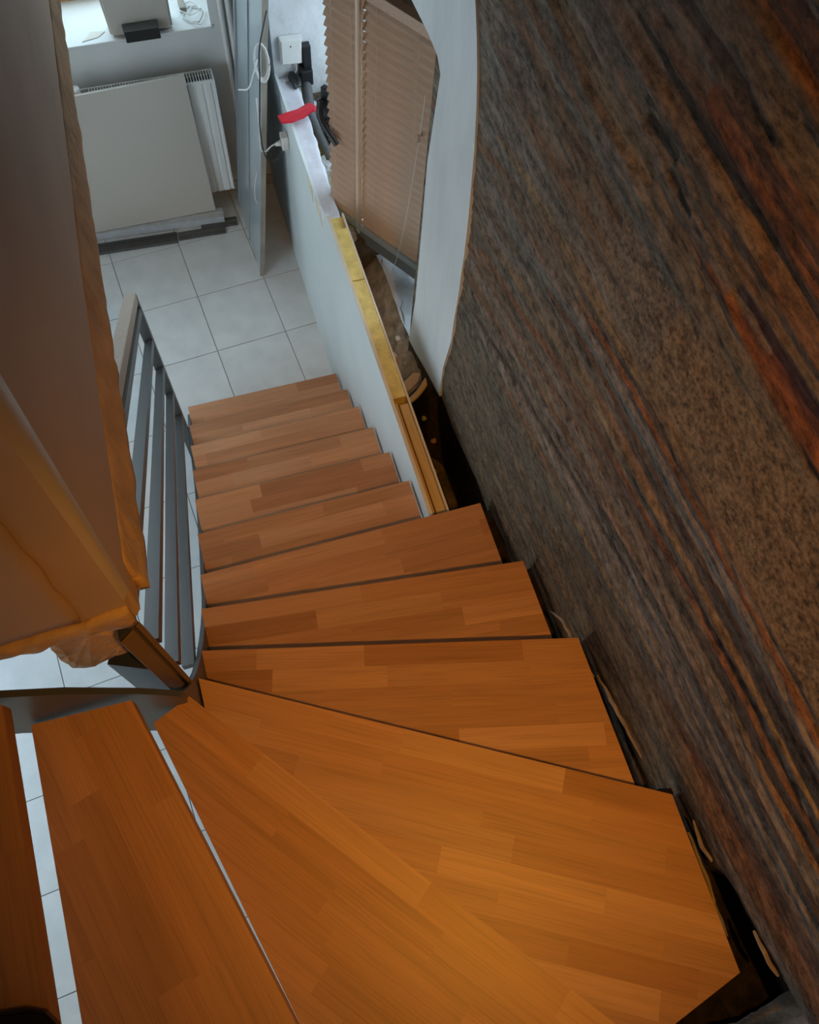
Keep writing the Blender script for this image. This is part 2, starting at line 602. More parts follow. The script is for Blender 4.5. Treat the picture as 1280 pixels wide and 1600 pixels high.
# broken hanging chunk of plaster
def toY(x, z, k=1.0): return (x * k, 4 - (4 - z) * k)
ch = [(-0.425, 2.606), (-0.422, 2.57), (-0.432, 2.50), (-0.437, 2.43), (-0.436, 2.385), (-0.418, 2.365), (-0.40, 2.36), (-0.375, 2.375),
      (-0.352, 2.392), (-0.33, 2.39), (-0.318, 2.405), (-0.307, 2.46), (-0.305, 2.54), (-0.305, 2.606)]
bm = bmesh.new()
cpl = []
for i in range(len(ch)):
    a, b_ = ch[i], ch[(i + 1) % len(ch)]
    for k in range(3):
        x, z = lerp(a[0], b_[0], k / 3), lerp(a[1], b_[1], k / 3)
        x, z = toY(x, z)
        q = noise.noise_vector(Vector((x * 60, z * 60, 2))) * 0.004
        cpl.append((x + q.x, z + q.y))
va = [bm.verts.new((x, 0.508, z)) for x, z in cpl]
vb = [bm.verts.new((x, 0.56, z + 0.006)) for x, z in cpl]
cx = sum(p[0] for p in cpl) / len(cpl); cz = sum(p[1] for p in cpl) / len(cpl)
vi = [bm.verts.new((lerp(x, cx, .25), 0.504 + 0.006 * noise.noise(Vector((x * 50, z * 50, 0))), lerp(z, cz, .25))) for x, z in cpl]
n_ = len(cpl)
for i in range(n_):
    j = (i + 1) % n_
    bm.faces.new((va[i], va[j], vb[j], vb[i]))
    bm.faces.new((vi[i], vi[j], va[j], va[i]))
bm.faces.new(vi); bm.faces.new(vb[::-1])
from_bm('plaster_chunk', bm, M['plaster_rough'], ws)

# near wall (behind the winders)
bm = bmesh.new()
NX, NZ = 60, 60
gv = [[None] * (NZ + 1) for _ in range(NX + 1)]
for i in range(NX + 1):
    for j in range(NZ + 1):
        x = 0.1 + 1.1 * i / NX; z = 1.3 + 1.9 * j / NZ
        d = 0.02 * noise.fractal(Vector((x * 6, 3.3, z * 14)), 1.0, 2.0, 5)
        gv[i][j] = bm.verts.new((x, -0.535 + d, z))
for i in range(NX):
    for j in range(NZ):
        bm.faces.new((gv[i][j], gv[i + 1][j], gv[i + 1][j + 1], gv[i][j + 1]))
wall_near = boxes('wall_near', [((-3.3, -0.75, 0), (1.3, -0.56, 5.2))], M['plaster'])
outside = box('wall_light_cut', (3.0, -1.0, -0.5), (3.2, 7.0, 3.0), M['white_rough'])  # added wall out of view, placed to cut daylight at the right window
tag(outside, 'added unseen wall outside the open casement, cutting the daylight', 'wall', kind='structure')
tag(wall_near, 'rough earth wall behind the lowest corner of the winding treads', 'wall', kind='structure')
rf = from_bm('rough_face', bm, M['bank'], wall_near, smooth=True)

# ------------------------------------------------------------------ dark right wall
WX = 0.775
Y0, Y1, Z0, Z1 = -0.56, 1.96, 0.55, 3.75
NY, NZ = 400, 480
def sm(a, b, x):
    t = max(0.0, min(1.0, (x - a) / (b - a)))
    return t * t * (3 - 2 * t)
def mixc(a, b, t): return tuple(lerp(a[i], b[i], t) for i in range(3))
TAUPE = (0.115, 0.088, 0.064); GREY = (0.122, 0.105, 0.088); BROWN = (0.125, 0.070, 0.040); RUST = (0.145, 0.056, 0.026)
DARK = (0.050, 0.036, 0.027); OCHRE = (0.15, 0.100, 0.055); LILAC = (0.145, 0.112, 0.092); DRED = (0.075, 0.018, 0.012)
def strata(y, z):
    k = 0.30 * (1 - sm(2.2, 2.95, z))
    return z + k * (y - 1.0)
def seg_mask(y, s, ya, yb, s0, hw, wob=0.012):
    """elongated lens between ya (far) and yb (near) at strata level s0"""
    if y > ya or y < yb: return 0.0
    t = (ya - y) / (ya - yb)
    h = hw * (0.35 + 0.65 * math.sin(math.pi * min(1, max(0, t))) ** 0.5)
    d = abs(s - s0 - wob * noise.noise(Vector((y * 5, s0 * 9, 0))))
    return 1 - sm(h * 0.75, h, d)
# (far y, near y, level, half width, colour, depth)
LENS = [(1.62, 0.93, 2.825, 0.022, BROWN, -0.016), (1.40, 0.90, 2.955, 0.035, (0.16, 0.10, 0.055), -0.014),
        (1.10, -0.6, 2.45, 0.018, RUST, -0.006), (1.5, -0.6, 2.36, 0.016, OCHRE, 0.008), (1.5, -0.6, 2.21, 0.02, BROWN, -0.010),
        (1.5, -0.6, 2.29, 0.02, RUST, 0.004), (1.45, -0.6, 2.12, 0.012, LILAC, 0.010), (1.4, -0.6, 2.52, 0.02, LILAC, 0.008),
        (0.9, -0.6, 2.56, 0.016, RUST, 0.010), (1.5, 0.3, 2.04, 0.014, DARK, -0.008), (1.5, 0.2, 1.93, 0.014, OCHRE, 0.008),
        (1.5, 0.5, 2.62, 0.02, OCHRE, 0.006), (1.55, 0.75, 2.70, 0.014, BROWN, -0.006), (1.5, 0.95, 2.56, 0.02, TAUPE, 0.006),
        (0.86, 0.2, 3.17, 0.05, RUST, 0.003), (1.1, 0.6, 3.12, 0.012, DARK, -0.008), (0.62, 0.0, 3.0, 0.045, DRED, -0.010),
        (0.95, 0.5, 3.34, 0.035, RUST, -0.006), (1.3, 0.6, 3.08, 0.018, LILAC, 0.004), (1.25, 0.7, 3.22, 0.016, DARK, -0.006),
        (1.3, 0.5, 3.0, 0.016, LILAC, 0.004), (0.98, 0.86, 3.03, 0.012, DARK, -0.012), (0.88, 0.78, 3.0, 0.010, DARK, -0.010),
        (0.7, 0.0, 2.98, 0.02, RUST, 0.004), (0.6, -0.6, 2.42, 0.014, DARK, -0.010), (0.4, -0.6, 2.30, 0.012, DARK, -0.010)]
verts = []; faces = []; cols = []; grains = []
for i in range(NY + 1):
    y = Y0 + (Y1 - Y0) * i / NY
    for j in range(NZ + 1):
        z = Z0 + (Z1 - Z0) * j / NZ
        s = strata(y, z)
        wv = 0.03 * noise.noise(Vector((y * 1.7, s * 3, 1.0)))
        b1 = noise.fractal(Vector((y * 0.55, (s + wv) * 9, 4.2)), 1.0, 2.0, 3)
        b2 = noise.fractal(Vector((y * 1.1, (s + wv) * 24, 9.7)), 1.0, 2.0, 3)
        b3 = noise.noise(Vector((y * 5, (s + wv) * 70, 2.0)))
        # granular render area between the strata
        gr = sm(1.12, 0.80, y) if False else (1 - sm(0.78, 1.12, y + 0.08 * b1))
        lo = lerp(2.60, 2.66, sm(-0.2, 0.9, y)); hi = lerp(2.97, 2.86, sm(0.2, 1.0, y))
        gr *= sm(lo - 0.04, lo + 0.03, s + 0.02 * b2) * (1 - sm(hi - 0.05, hi + 0.03, s + 0.03 * b1))
        if z < 2.05: gr = max(gr, 0.35 * (1 - sm(1.75, 2.02, s)))
        c = mixc(TAUPE, GREY, sm(-0.1, 0.5, b1))
        c = mixc(c, BROWN, sm(0.05, 0.5, b2))
        c = mixc(c, LILAC, 0.7 * sm(0.15, 0.5, -b2))
        warm = sm(1.3, 0.2, y) if False else 1 - sm(0.2, 1.3, y)
        c = mixc(c, RUST, 0.55 * warm * sm(0.1, 0.5, -b1))
        b4 = noise.noise(Vector((y * 17, (s + wv) * 120, 7.0)))
        d = 0.010 * b1 + 0.007 * b2 + 0.0035 * b3 + 0.002 * b4
        c = mixc(c, OCHRE if y < 0.7 else TAUPE, gr * 0.75)
        d = lerp(d, 0.002 * b1, gr)
        for ya, yb, s0, hw, cc, dd in LENS:
            if abs(s - s0) > hw * 1.6 + 0.02: continue
            m_ = seg_mask(y, s, ya, yb, s0, hw)
            if m_ > 0:
                c = mixc(c, cc, 0.8 * m_); d += 0.55 * dd * m_; gr *= 1 - m_
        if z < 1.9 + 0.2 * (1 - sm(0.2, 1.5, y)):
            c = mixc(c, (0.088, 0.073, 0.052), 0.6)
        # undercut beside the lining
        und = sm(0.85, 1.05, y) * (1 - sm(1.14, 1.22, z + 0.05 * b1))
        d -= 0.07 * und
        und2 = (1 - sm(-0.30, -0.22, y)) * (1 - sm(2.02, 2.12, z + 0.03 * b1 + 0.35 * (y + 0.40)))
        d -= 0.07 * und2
        c = mixc(c, (0.05, 0.035, 0.025), und)  # shade of both undercuts painted into the tint
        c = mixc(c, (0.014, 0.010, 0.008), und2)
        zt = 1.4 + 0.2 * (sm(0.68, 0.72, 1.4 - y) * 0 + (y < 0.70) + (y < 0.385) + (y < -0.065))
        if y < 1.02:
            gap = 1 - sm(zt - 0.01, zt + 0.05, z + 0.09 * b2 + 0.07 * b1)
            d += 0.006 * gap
            c = mixc(c, (0.030, 0.021, 0.015), 0.9 * gap)  # darkness of the gap beside the tread ends painted into the tint
        if y > 1.48:
            d = lerp(d, 0.002, sm(1.52, 1.66, y))
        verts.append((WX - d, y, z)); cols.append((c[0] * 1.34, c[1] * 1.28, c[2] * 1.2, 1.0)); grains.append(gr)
for i in range(NY):
    for j in range(NZ):
        a = i * (NZ + 1) + j
        faces.append((a, a + NZ + 1, a + NZ + 2, a + 1))
wr_ = boxes('wall_right', [((0.86, -0.75, 0), (1.25, 1.93, 5.2)), ((0.86, 1.93, 0), (1.25, 3.5, 0.93)),
                           ((0.80, 1.93, 2.44), (1.25, 3.5, 5.2)), ((0.80, -0.75, 3.7), (0.86, 1.93, 5.2)), ((0.80, -0.75, 0), (0.86, 1.93, 0.6))], M['earth'])
tag(wr_, 'tall dark weathered wall with rust and grey streaks beside the stairs', 'wall', kind='structure')
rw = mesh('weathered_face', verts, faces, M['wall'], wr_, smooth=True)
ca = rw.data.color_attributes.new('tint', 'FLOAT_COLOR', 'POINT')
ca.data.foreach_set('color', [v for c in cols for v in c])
ga = rw.data.attributes.new('grain', 'FLOAT', 'POINT')
ga.data.foreach_set('value', grains)

# white skim plaster between dark wall and window
near_b = [(1.56, 1.222), (1.567, 1.30), (1.572, 1.40), (1.562, 1.475), (1.542, 1.62), (1.548, 1.73), (1.546, 1.865), (1.552, 1.95), (1.554, 2.04),
          (1.57, 2.2), (1.59, 2.33), (1.60, 2.40), (1.625, 2.5), (1.65, 2.58), (1.685, 2.66), (1.724, 2.73), (1.79, 2.86), (1.87, 3.0)]
poly = near_b + [(3.5, 3.0), (3.5, 2.425), (2.2, 2.425), (2.02, 2.435), (1.93, 2.43), (1.895, 2.40), (1.905, 2.30), (1.915, 2.2), (1.93, 2.06), (1.925, 1.85), (1.92, 1.56),
                 (1.918, 1.37), (1.935, 1.2), (1.95, 1.075), (1.86, 1.105), (1.74, 1.158), (1.64, 1.195)]
prism('white_plaster_band', [(0.7665, y, z) for y, z in poly], (0.08, 0, 0), M['patch'], wr_)
# sill bed and rough bank below the window
bm = bmesh.new()
NA, NB = 60, 26
top = lambda y: 0.985 + 0.05 * (1 - sm(1.9, 2.1, y)) + 0.25 * (1 - sm(1.45, 1.95, y)) - 0.10 * sm(2.4, 2.7, y) + 0.16 * sm(2.6, 2.9, y)
gv = []
for i in range(NA + 1):
    y = 1.74 + (3.5 - 1.74) * i / NA
    row = []
    for j in range(NB + 1):
        z = lerp(0.35, top(y), j / NB)
        q = 0.035 * noise.fractal(Vector((y * 11, z * 11, 1)), 1.0, 2.0, 4)
        x = lerp(0.685, 0.785, sm(0.72, 1.0, j / NB)) + q + (0.02 if j == NB else 0)
        row.append(bm.verts.new((x, y, z + (0.01 * noise.noise(Vector((y * 14, 0, 3))) if j == NB else 0))))
    gv.append(row)
for i in range(NA):
    for j in range(NB):
        bm.faces.new((gv[i][j], gv[i + 1][j], gv[i + 1][j + 1], gv[i][j + 1]))
from_bm('rubble_bank', bm, M['bank'], wr_, smooth=True)
bm = bmesh.new()
gv = []
for i in range(41):
    y = 1.93 + (3.5 - 1.93) * i / 40
    row = []
    for j in range(17):
        x = 0.79 + 0.46 * j / 16
        z = top(y) + 0.012 * noise.fractal(Vector((x * 10, y * 10, 5)), 1.0, 2.0, 4)
        row.append(bm.verts.new((x, y, z)))
    gv.append(row)
for i in range(40):
    for j in range(16):
        bm.faces.new((gv[i][j], gv[i + 1][j], gv[i + 1][j + 1], gv[i][j + 1]))
from_bm('cement_sill', bm, M['cement'], wr_, smooth=True)

# pier at the far side of the window (white limewashed)
pier = boxes('wall_pier', [((0.558, 3.5, 0), (1.25, FY, 5.2))], M['white_rough'])
tag(pier, 'white limewashed pier beyond the window carrying the junction box', 'wall', kind='structure')

# ------------------------------------------------------------------ lining partition
lining = boxes('wall_lining', [((0.570, 1.02, 0), (0.626, 2.52, 1.20)), ((0.570, 2.52, 0), (0.640, 3.5, 1.165))], M['insul'])
tag(lining, 'low white plasterboard partition with yellow insulation showing along its top', 'wall', kind='structure')
prism('plasterboard', [(0.556, 1.022, 0), (0.556, 3.5, 0), (0.556, 3.5, 1.20), (0.556, 2.66, 1.19), (0.556, 2.56, 1.215), (0.556, 2.52, 1.285), (0.556, 1.022, 1.295)],
      (0.0135, 0, 0), M['board'], lining)
prism('backing_board', [(0.627, 1.022, 0.2), (0.627, 2.52, 0.2), (0.627, 2.52, 1.268), (0.627, 1.022, 1.285)], (0.008, 0, 0), M['paper'], lining)
prism('paper_edge', [(0.556, 1.022, 1.296), (0.556, 2.50, 1.287), (0.5695, 2.50, 1.287), (0.5695, 1.022, 1.296)], (0, 0, 0.003), M['paper'], lining)
for a, b_, zz in ((2.44, 2.515, 1.25), (2.155, 2.435, 1.272), (1.835, 2.150, 1.274), (1.565, 1.833, 1.277)):
    bm = bmesh.new()
    bm_box(bm, (0.571, a, 1.19), (0.6255, b_, zz))
    bmesh.ops.subdivide_edges(bm, edges=bm.edges[:], cuts=3, use_grid_fill=True)
    rough(bm, 0.003, 30, a)
    from_bm('insulation_block', bm, M['insul'], lining)
box('timber_plate', (0.590, 1.024, 1.19), (0.6255, 1.535, 1.272), M['lath'], lining, 0.003)
box('timber_plate', (0.571, 1.024, 1.19), (0.588, 1.550, 1.262), M['lath'], lining, 0.003)
# plastered ledge top
slab_strip('plaster_ledge', [(0.558, 2.50, 1.166), (0.558, 2.8, 1.166), (0.558, 3.1, 1.166), (0.558, 3.495, 1.166)],
           [(0.635, 2.50, 1.166), (0.64, 2.8, 1.166), (0.65, 3.1, 1.166), (0.655, 3.495, 1.166)],
           (0, 0, 0.016), M['lavender'], lining, nu=60, nv=6, amp=0.002, freq=25, seed=2.0, edge=0.006)
for (ya, yb, zz) in ((2.72, 2.62, 1.12), (2.86, 2.78, 1.11)):
    prism('torn_paper', [(0.5535, ya, 1.185), (0.5535, yb, 1.19), (0.5535, yb - 0.02, zz), (0.5535, ya - 0.03, zz + 0.02)], (0.003, 0, 0), M['paper'], lining)

# stones of the ledge behind the partition
rng = random.Random(3)
for i in range(17):
    y = 2.60 + 0.86 * (i % 9) / 9 + rng.uniform(-0.03, 0.03)
    x = (0.675 if i < 9 else 0.745) + rng.uniform(-0.012, 0.012)
    rock('stone', (x, y, 1.075 + rng.uniform(-0.015, 0.02)), (rng.uniform(.032, .046), rng.uniform(.045, .065), rng.uniform(.03, .05)), M['stone'], wr_, seed=i * 3.1)
for i in range(10):
    y = 2.62 + 0.09 * i
    rock('stone', (0.83 + rng.uniform(-.02, .02), y, 1.06 + rng.uniform(-.01, .02)), (0.06, 0.06, 0.05), M['stone'], wr_, seed=40 + i * 2.3)
# deep bed under the stones
box('rubble_bed', (0.641, 2.53, 0.5), (0.86, 3.5, 1.06), M['earth'], wr_)
# loose bits in the gap
for i, (x, y, z, sx, sy, sz) in enumerate([(0.70, 1.93, 0.98, .02, .03, .018), (0.735, 1.88, 1.0, .010, .012, .008), (0.74, 1.62, 0.96, .012, .012, .01), (0.745, 1.50, 0.97, .012, .012, .01),
                                           (0.69, 1.56, 0.9, .015, .03, .012), (0.68, 1.44, 0.92, .014, .035, .012), (0.67, 1.28, 0.98, .012, .04, .012), (0.72, 1.4, 0.88, .014, .02, .014), (0.742, 2.02, 0.99, .012, .016, .01)]):
    rock('stone', (x, y, z), (sx, sy, sz), M['brick'] if i % 3 == 0 else M['bank'], wr_, seed=i * 5.0)
box('gap_fill', (0.64, 0.6, 0.3), (0.83, 2.53, 0.45), M['earth'], wr_)
M['gap_dark'] = simple('gap_shade_black', (0.022, 0.016, 0.012), 0.95, var=0.5, scale=30, spec=0.05, bump=1.0, bscale=50)  # black colour stands in for the shade in the gap
for ya, yb, zt_ in ((0.66, 1.00, 1.33), (0.34, 0.70, 1.53), (-0.10, 0.385, 1.73), (-0.55, -0.05, 1.93)):  # added dark blocks under the tread ends, stopping daylight from below
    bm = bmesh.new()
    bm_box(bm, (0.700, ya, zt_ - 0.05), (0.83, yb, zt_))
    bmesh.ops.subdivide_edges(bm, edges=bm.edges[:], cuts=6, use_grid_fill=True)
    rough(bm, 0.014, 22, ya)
    from_bm('light_stop', bm, M['gap_dark'], wr_, smooth=True)
box('light_stop', (0.0, -0.56, 1.85), (0.83, -0.46, 1.93), M['gap_dark'], wr_)  # same added light block along the near wall
# splinters of old plaster along the tread ends
for pts in ([(0.752, 0.52, 1.62), (0.750, 0.46, 1.70), (0.756, 0.36, 1.72), (0.760, 0.28, 1.75)], [(0.760, 0.28, 1.78), (0.758, 0.16, 1.83), (0.762, 0.04, 1.86)],
            [(0.757, -0.15, 1.985), (0.752, -0.21, 1.99), (0.756, -0.26, 1.975), (0.757, -0.34, 1.96), (0.757, -0.38, 1.965)], [(0.762, -0.13, 2.03), (0.760, -0.19, 2.02), (0.764, -0.22, 2.03)],
            [(0.765, -0.36, 2.10), (0.762, -0.41, 2.115), (0.770, -0.45, 2.11)]):
    bm = bmesh.new()
    sp = spline(pts, 6)
    bm_tube(bm, sp, [0.002 + 0.0035 * math.sin(math.pi * (k + .5) / len(sp)) for k in range(len(sp))], 6)
    rough(bm, 0.004, 40, pts[0][1])
    from_bm('splinter', bm, M['splinter'], wr_)

# ------------------------------------------------------------------ staircase
stair = empty('staircase', (-0.2, 1.0, 0))
tag(stair, 'open oak staircase with winding treads and anthracite steel stringer and railing', 'staircase')
TH = 0.04
def clip(poly, cl):
    """Sutherland-Hodgman, cl convex CCW"""
    out = poly
    for i in range(len(cl)):
        a = cl[i]; b = cl[(i + 1) % len(cl)]
        inp = out; out = []
        if not inp: return []
        def side(p): return (b[0] - a[0]) * (p[1] - a[1]) - (b[1] - a[1]) * (p[0] - a[0])
        for k in range(len(inp)):
            p, q = inp[k], inp[(k + 1) % len(inp)]
            sp_, sq = side(p), side(q)
            if sp_ >= 0: out.append(p)
            if (sp_ > 0 > sq) or (sp_ < 0 < sq):
                t = sp_ / (sp_ - sq)
                out.append((p[0] + (q[0] - p[0]) * t, p[1] + (q[1] - p[1]) * t))
    return out
def area(p): return 0.5 * sum(p[i][0] * p[(i + 1) % len(p)][1] - p[(i + 1) % len(p)][0] * p[i][1] for i in range(len(p)))
OAK = [(0.50, 0.245, 0.12), (0.55, 0.28, 0.14), (0.46, 0.22, 0.105), (0.52, 0.26, 0.13), (0.50, 0.24, 0.115), (0.40, 0.18, 0.08), (0.57, 0.30, 0.16)]
OAKW = [5, 3, 4, 5, 5, 1.6, 1.6]
def tread(k, poly, rng):
    """poly: plan points; the first two give the front (nosing) edge"""
    if area(poly) < 0: poly = [poly[1], poly[0]] + poly[:1:-1]
    a, b = Vector(poly[0]), Vector(poly[1])
    d = (b - a).normalized()
    ang = math.atan2(d.y, d.x)
    z = 0.2 * k
    t = empty('tread', (a.x, a.y, z - TH), stair)
    t.rotation_euler = (0, 0, ang)
    ca_, sa_ = math.cos(-ang), math.sin(-ang)
    loc = [((p[0] - a.x) * ca_ - (p[1] - a.y) * sa_, (p[0] - a.x) * sa_ + (p[1] - a.y) * ca_) for p in poly]
    x0 = min(p[0] for p in loc); x1 = max(p[0] for p in loc); y0 = min(p[1] for p in loc); y1 = max(p[1] for p in loc)
    W = 0.0585
    v = y0
    while v < y1 - 1e-4:
        u = x0 - rng.uniform(0, 0.4)
        while u < x1:
            Ls = rng.uniform(0.26, 0.52)
            r = clip([(u, v), (u + Ls, v), (u + Ls, v + W), (u, v + W)], loc)
            # drop duplicate points
            rr = []
            for p in r:
                if not rr or (abs(p[0] - rr[-1][0]) + abs(p[1] - rr[-1][1])) > 1e-5: rr.append(p)
            if len(rr) > 2 and abs(rr[0][0] - rr[-1][0]) + abs(rr[0][1] - rr[-1][1]) < 1e-5: rr.pop()
            if len(rr) >= 3 and abs(area(rr)) > 2e-5:
                n = len(rr)
                vs = [(p[0], p[1], 0) for p in rr] + [(p[0], p[1], TH) for p in rr]
                fs = [tuple(range(n))[::-1], tuple(range(n, 2 * n))] + [(i, (i + 1) % n, (i + 1) % n + n, i + n) for i in range(n)]
                me = bpy.data.meshes.new('stave')
                me.from_pydata(vs, [], fs)
                me.materials.append(M['oak'])
                o = bpy.data.objects.new('stave', me)
                COL.objects.link(o)
                o.parent = t
                c = rng.choices(OAK, OAKW)[0]
                f = rng.uniform(0.93, 1.07)
                o.color = (c[0] * f, c[1] * f, c[2] * f, 1)
            u += Ls
        v += W
    return t
rng = random.Random(11)
XL = -0.262
fy = [2.42, 2.186, 1.957, 1.722, 1.484, 1.248, 1.012]
OV = 0.035
for k in range(1, 7):
    tread(k, [(0.545, fy[k - 1]), (XL, fy[k - 1]), (XL, fy[k] - OV), (0.545, fy[k] - OV)], rng)
tread(7, [(0.722, 1.008), (XL, 1.013), (XL, 0.79), (0.722, 0.665)], rng)
tread(8, [(0.732, 0.705), (XL, 0.828), (XL, 0.60), (0.732, 0.36)], rng)
tread(9, [(0.741, 0.389), (XL, 0.644), (XL, 0.49), (0.738, -0.10)], rng)
tread(10, [(0.748, -0.062), (-0.258, 0.521), (-0.258, 0.37), (0.44, -0.52), (0.50, -0.505), (0.737, -0.488)], rng)
tread(11, [(0.46, -0.492), (-0.259, 0.436), (-0.342, 0.401), (-0.105, -0.51)], rng)
tread(12, [(-0.078, -0.51), (-0.336, 0.411), (-0.521, 0.418), (-0.483, -0.51)], rng)
tread(13, [(-0.462, -0.51), (-0.497, 0.412), (-0.78, 0.412), (-0.75, -0.51)], rng)

# inner stringers
top1 = [(2.42, 0.13), (2.384, 0.17), (2.2, 0.335), (2.013, 0.483), (1.703, 0.70), (1.45, 0.91), (1.217, 1.119), (1.057, 1.274), (0.95, 1.375), (0.881, 1.45), (0.79, 1.57), (0.707, 1.692), (0.62, 1.83),
        (0.547, 1.969), (0.50, 2.075), (0.468, 2.153), (0.437, 2.25)]
bot1 = [(0.437, 1.80), (0.6, 1.52), (0.8, 1.24), (1.05, 0.98), (1.45, 0.64), (1.9, 0.28), (2.15, 0.09), (2.26, 0.0), (2.42, 0.0)]
prism('stringer', [(-0.276, y, z) for y, z in top1[::-1] + bot1[::-1]], (0.013, 0, 0), M['steel'], stair)
top2 = [(-0.264, 2.262), (-0.30, 2.335), (-0.33, 2.387), (-0.42, 2.517), (-0.498, 2.60), (-0.7, 2.79), (-1.0, 3.04)]
bot2 = [(-1.0, 2.68), (-0.75, 2.50), (-0.56, 2.335), (-0.383, 2.03), (-0.30, 1.88), (-0.264, 1.80)]
prism('stringer', [(x, 0.424, z) for x, z in top2 + bot2], (0, 0.013, 0), M['steel'], stair)
# bottom newel and corner newel
box('newel_post', (-0.318, 2.215, 0.0), (-0.278, 2.255, 1.335), M['steel'], stair, 0.002)
post = prism('newel_post', [(-0.302, 0.472, 1.86), (-0.264, 0.500, 1.86), (-0.290, 0.535, 1.86), (-0.365, 0.535, 1.86), (-0.378, 0.505, 1.86)], (0, 0, 0.50), M['steel_dark'], stair)
prism('newel_post', [(-0.3005, 0.4735, 2.36), (-0.265, 0.4995, 2.36), (-0.284, 0.525, 2.36), (-0.2995, 0.515, 2.36)], (0, 0, 0.225), M['steel_dark'], stair)
dv = Vector((0.8, 0.6, 0)) ; nv_ = Vector((0.6, -0.8, 0))
def post_face(u0, u1, off, z0, z1, mat, nm):
    p = Vector((-0.302, 0.472, 0))
    a = p + dv * u0 + nv_ * off; b = p + dv * u1 + nv_ * off
    return prism(nm, [(a.x, a.y, z0), (b.x, b.y, z0), (b.x, b.y, z1), (a.x, a.y, z1)], tuple(nv_ * 0.005), mat, stair)
M['bronze'] = simple('brown_post_cover', (0.16, 0.10, 0.065), 0.5, var=0.1, scale=6)
post_face(0.000, 0.030, 0.0005, 2.12, 2.57, M['bronze'], 'cover_strip')
post_face(0.037, 0.047, 0.0005, 2.02, 2.57, M['bronze'], 'cover_strip')
# sloping rails parallel to the flight
def zr(y, zA): return zA + 0.857 * (2.2 - y)
for zA in (1.275, 1.065, 0.86, 0.655, 0.45):
    yb = 0.545
    pts = [(-0.312, 2.225, zr(2.225, zA)), (-0.312, yb, zr(yb, zA)), (-0.312, yb, zr(yb, zA) + 0.036), (-0.312, 2.225, zr(2.225, zA) + 0.036)]
    if zA < 0.5:
        yb = 0.60
        pts = [(-0.312, 2.225, zr(2.225, zA)), (-0.312, yb, zr(yb, zA)), (-0.312, yb, zr(yb, zA) + 0.036), (-0.312, 2.225, zr(2.225, zA) + 0.036)]
    if zA > 1.1:
        yb = 0.72
        pts = [(-0.312, 2.225, zr(2.225, zA)), (-0.312, yb, zr(yb, zA)), (-0.312, yb, zr(yb, zA) + 0.036), (-0.312, 2.225, zr(2.225, zA) + 0.036)]
    prism('rail', pts, (0.032, 0, 0), M['steel'], stair)
zA = 1.36
prism('handrail', [(-0.325, 2.26, zr(2.26, zA) - 0.02), (-0.325, 0.86, zr(0.86, zA) - 0.02), (-0.325, 0.86, zr(0.86, zA) + 0.03), (-0.325, 2.26, zr(2.26, zA) + 0.03)], (0.045, 0, 0), M['handrail'], stair, 0.003)

# ------------------------------------------------------------------ right window: casement swung inwards
cd = Vector((0.541, -0.841, 0)); cn = Vector((-0.841, -0.541, 0)); cO = Vector((0.656, 2.71, 0))
def cp(u, off, z): return cO + cd * u + cn * off + Vector((0, 0, z))
def cbox(name, u0, u1, o0, o1, z0, z1, mat, parent, bevel=0.0):
    return prism(name, [cp(u0, o0, z0), cp(u1, o0, z0), cp(u1, o0, z1), cp(u0, o0, z1)], tuple(cn * (o1 - o0)), mat, parent, bevel)
win = empty('window_1', tuple(cp(0.3, 0, 1.05)))
tag(win, 'grey window casement swung open behind the tan blinds', 'window', kind='structure')
cbox('bottom_rail', -0.03, 0.60, -0.055, 0.030, 1.035, 1.115, M['frame'], win, 0.004)
cbox('glazing_bead', -0.015, 0.60, -0.045, 0.042, 1.116, 1.149, M['frame_lt'], win, 0.003)
cbox('stile', -0.035, 0.03, -0.055, -0.012, 1.12, 2.42, M['frame'], win, 0.004)
cbox('stile', 0.54, 0.60, -0.055, -0.012, 1.12, 2.42, M['frame'], win, 0.004)
cbox('top_rail', 0.03, 0.54, -0.055, -0.012, 2.34, 2.42, M['frame'], win, 0.004)
cbox('upper_panel', 0.03, 0.54, -0.032, -0.014, 2.21, 2.34, M['walnut'], win, 0.003)
cbox('pane', 0.03, 0.54, -0.04, -0.034, 1.12, 2.34, M['glass'], win)
# window handle on the free edge
hb = tube('handle', [cp(-0.034, -0.03, 1.570), cp(-0.034, -0.01, 1.570), cp(-0.04, 0.03, 1.555)], [0.014] * 9 + [0.013] * 8, M['black'], win)
tube('handle', [cp(-0.045, 0.028, 1.670), cp(-0.048, 0.034, 1.630), cp(-0.035, 0.045, 1.600), cp(0.0, 0.052, 1.575), cp(0.045, 0.055, 1.545), cp(0.062, 0.056, 1.532)], 0.0135, M['black'], win)
cbox('handle_plate', -0.06, -0.02, -0.012, 0.012, 1.53, 1.71, M['black'], win, 0.004)

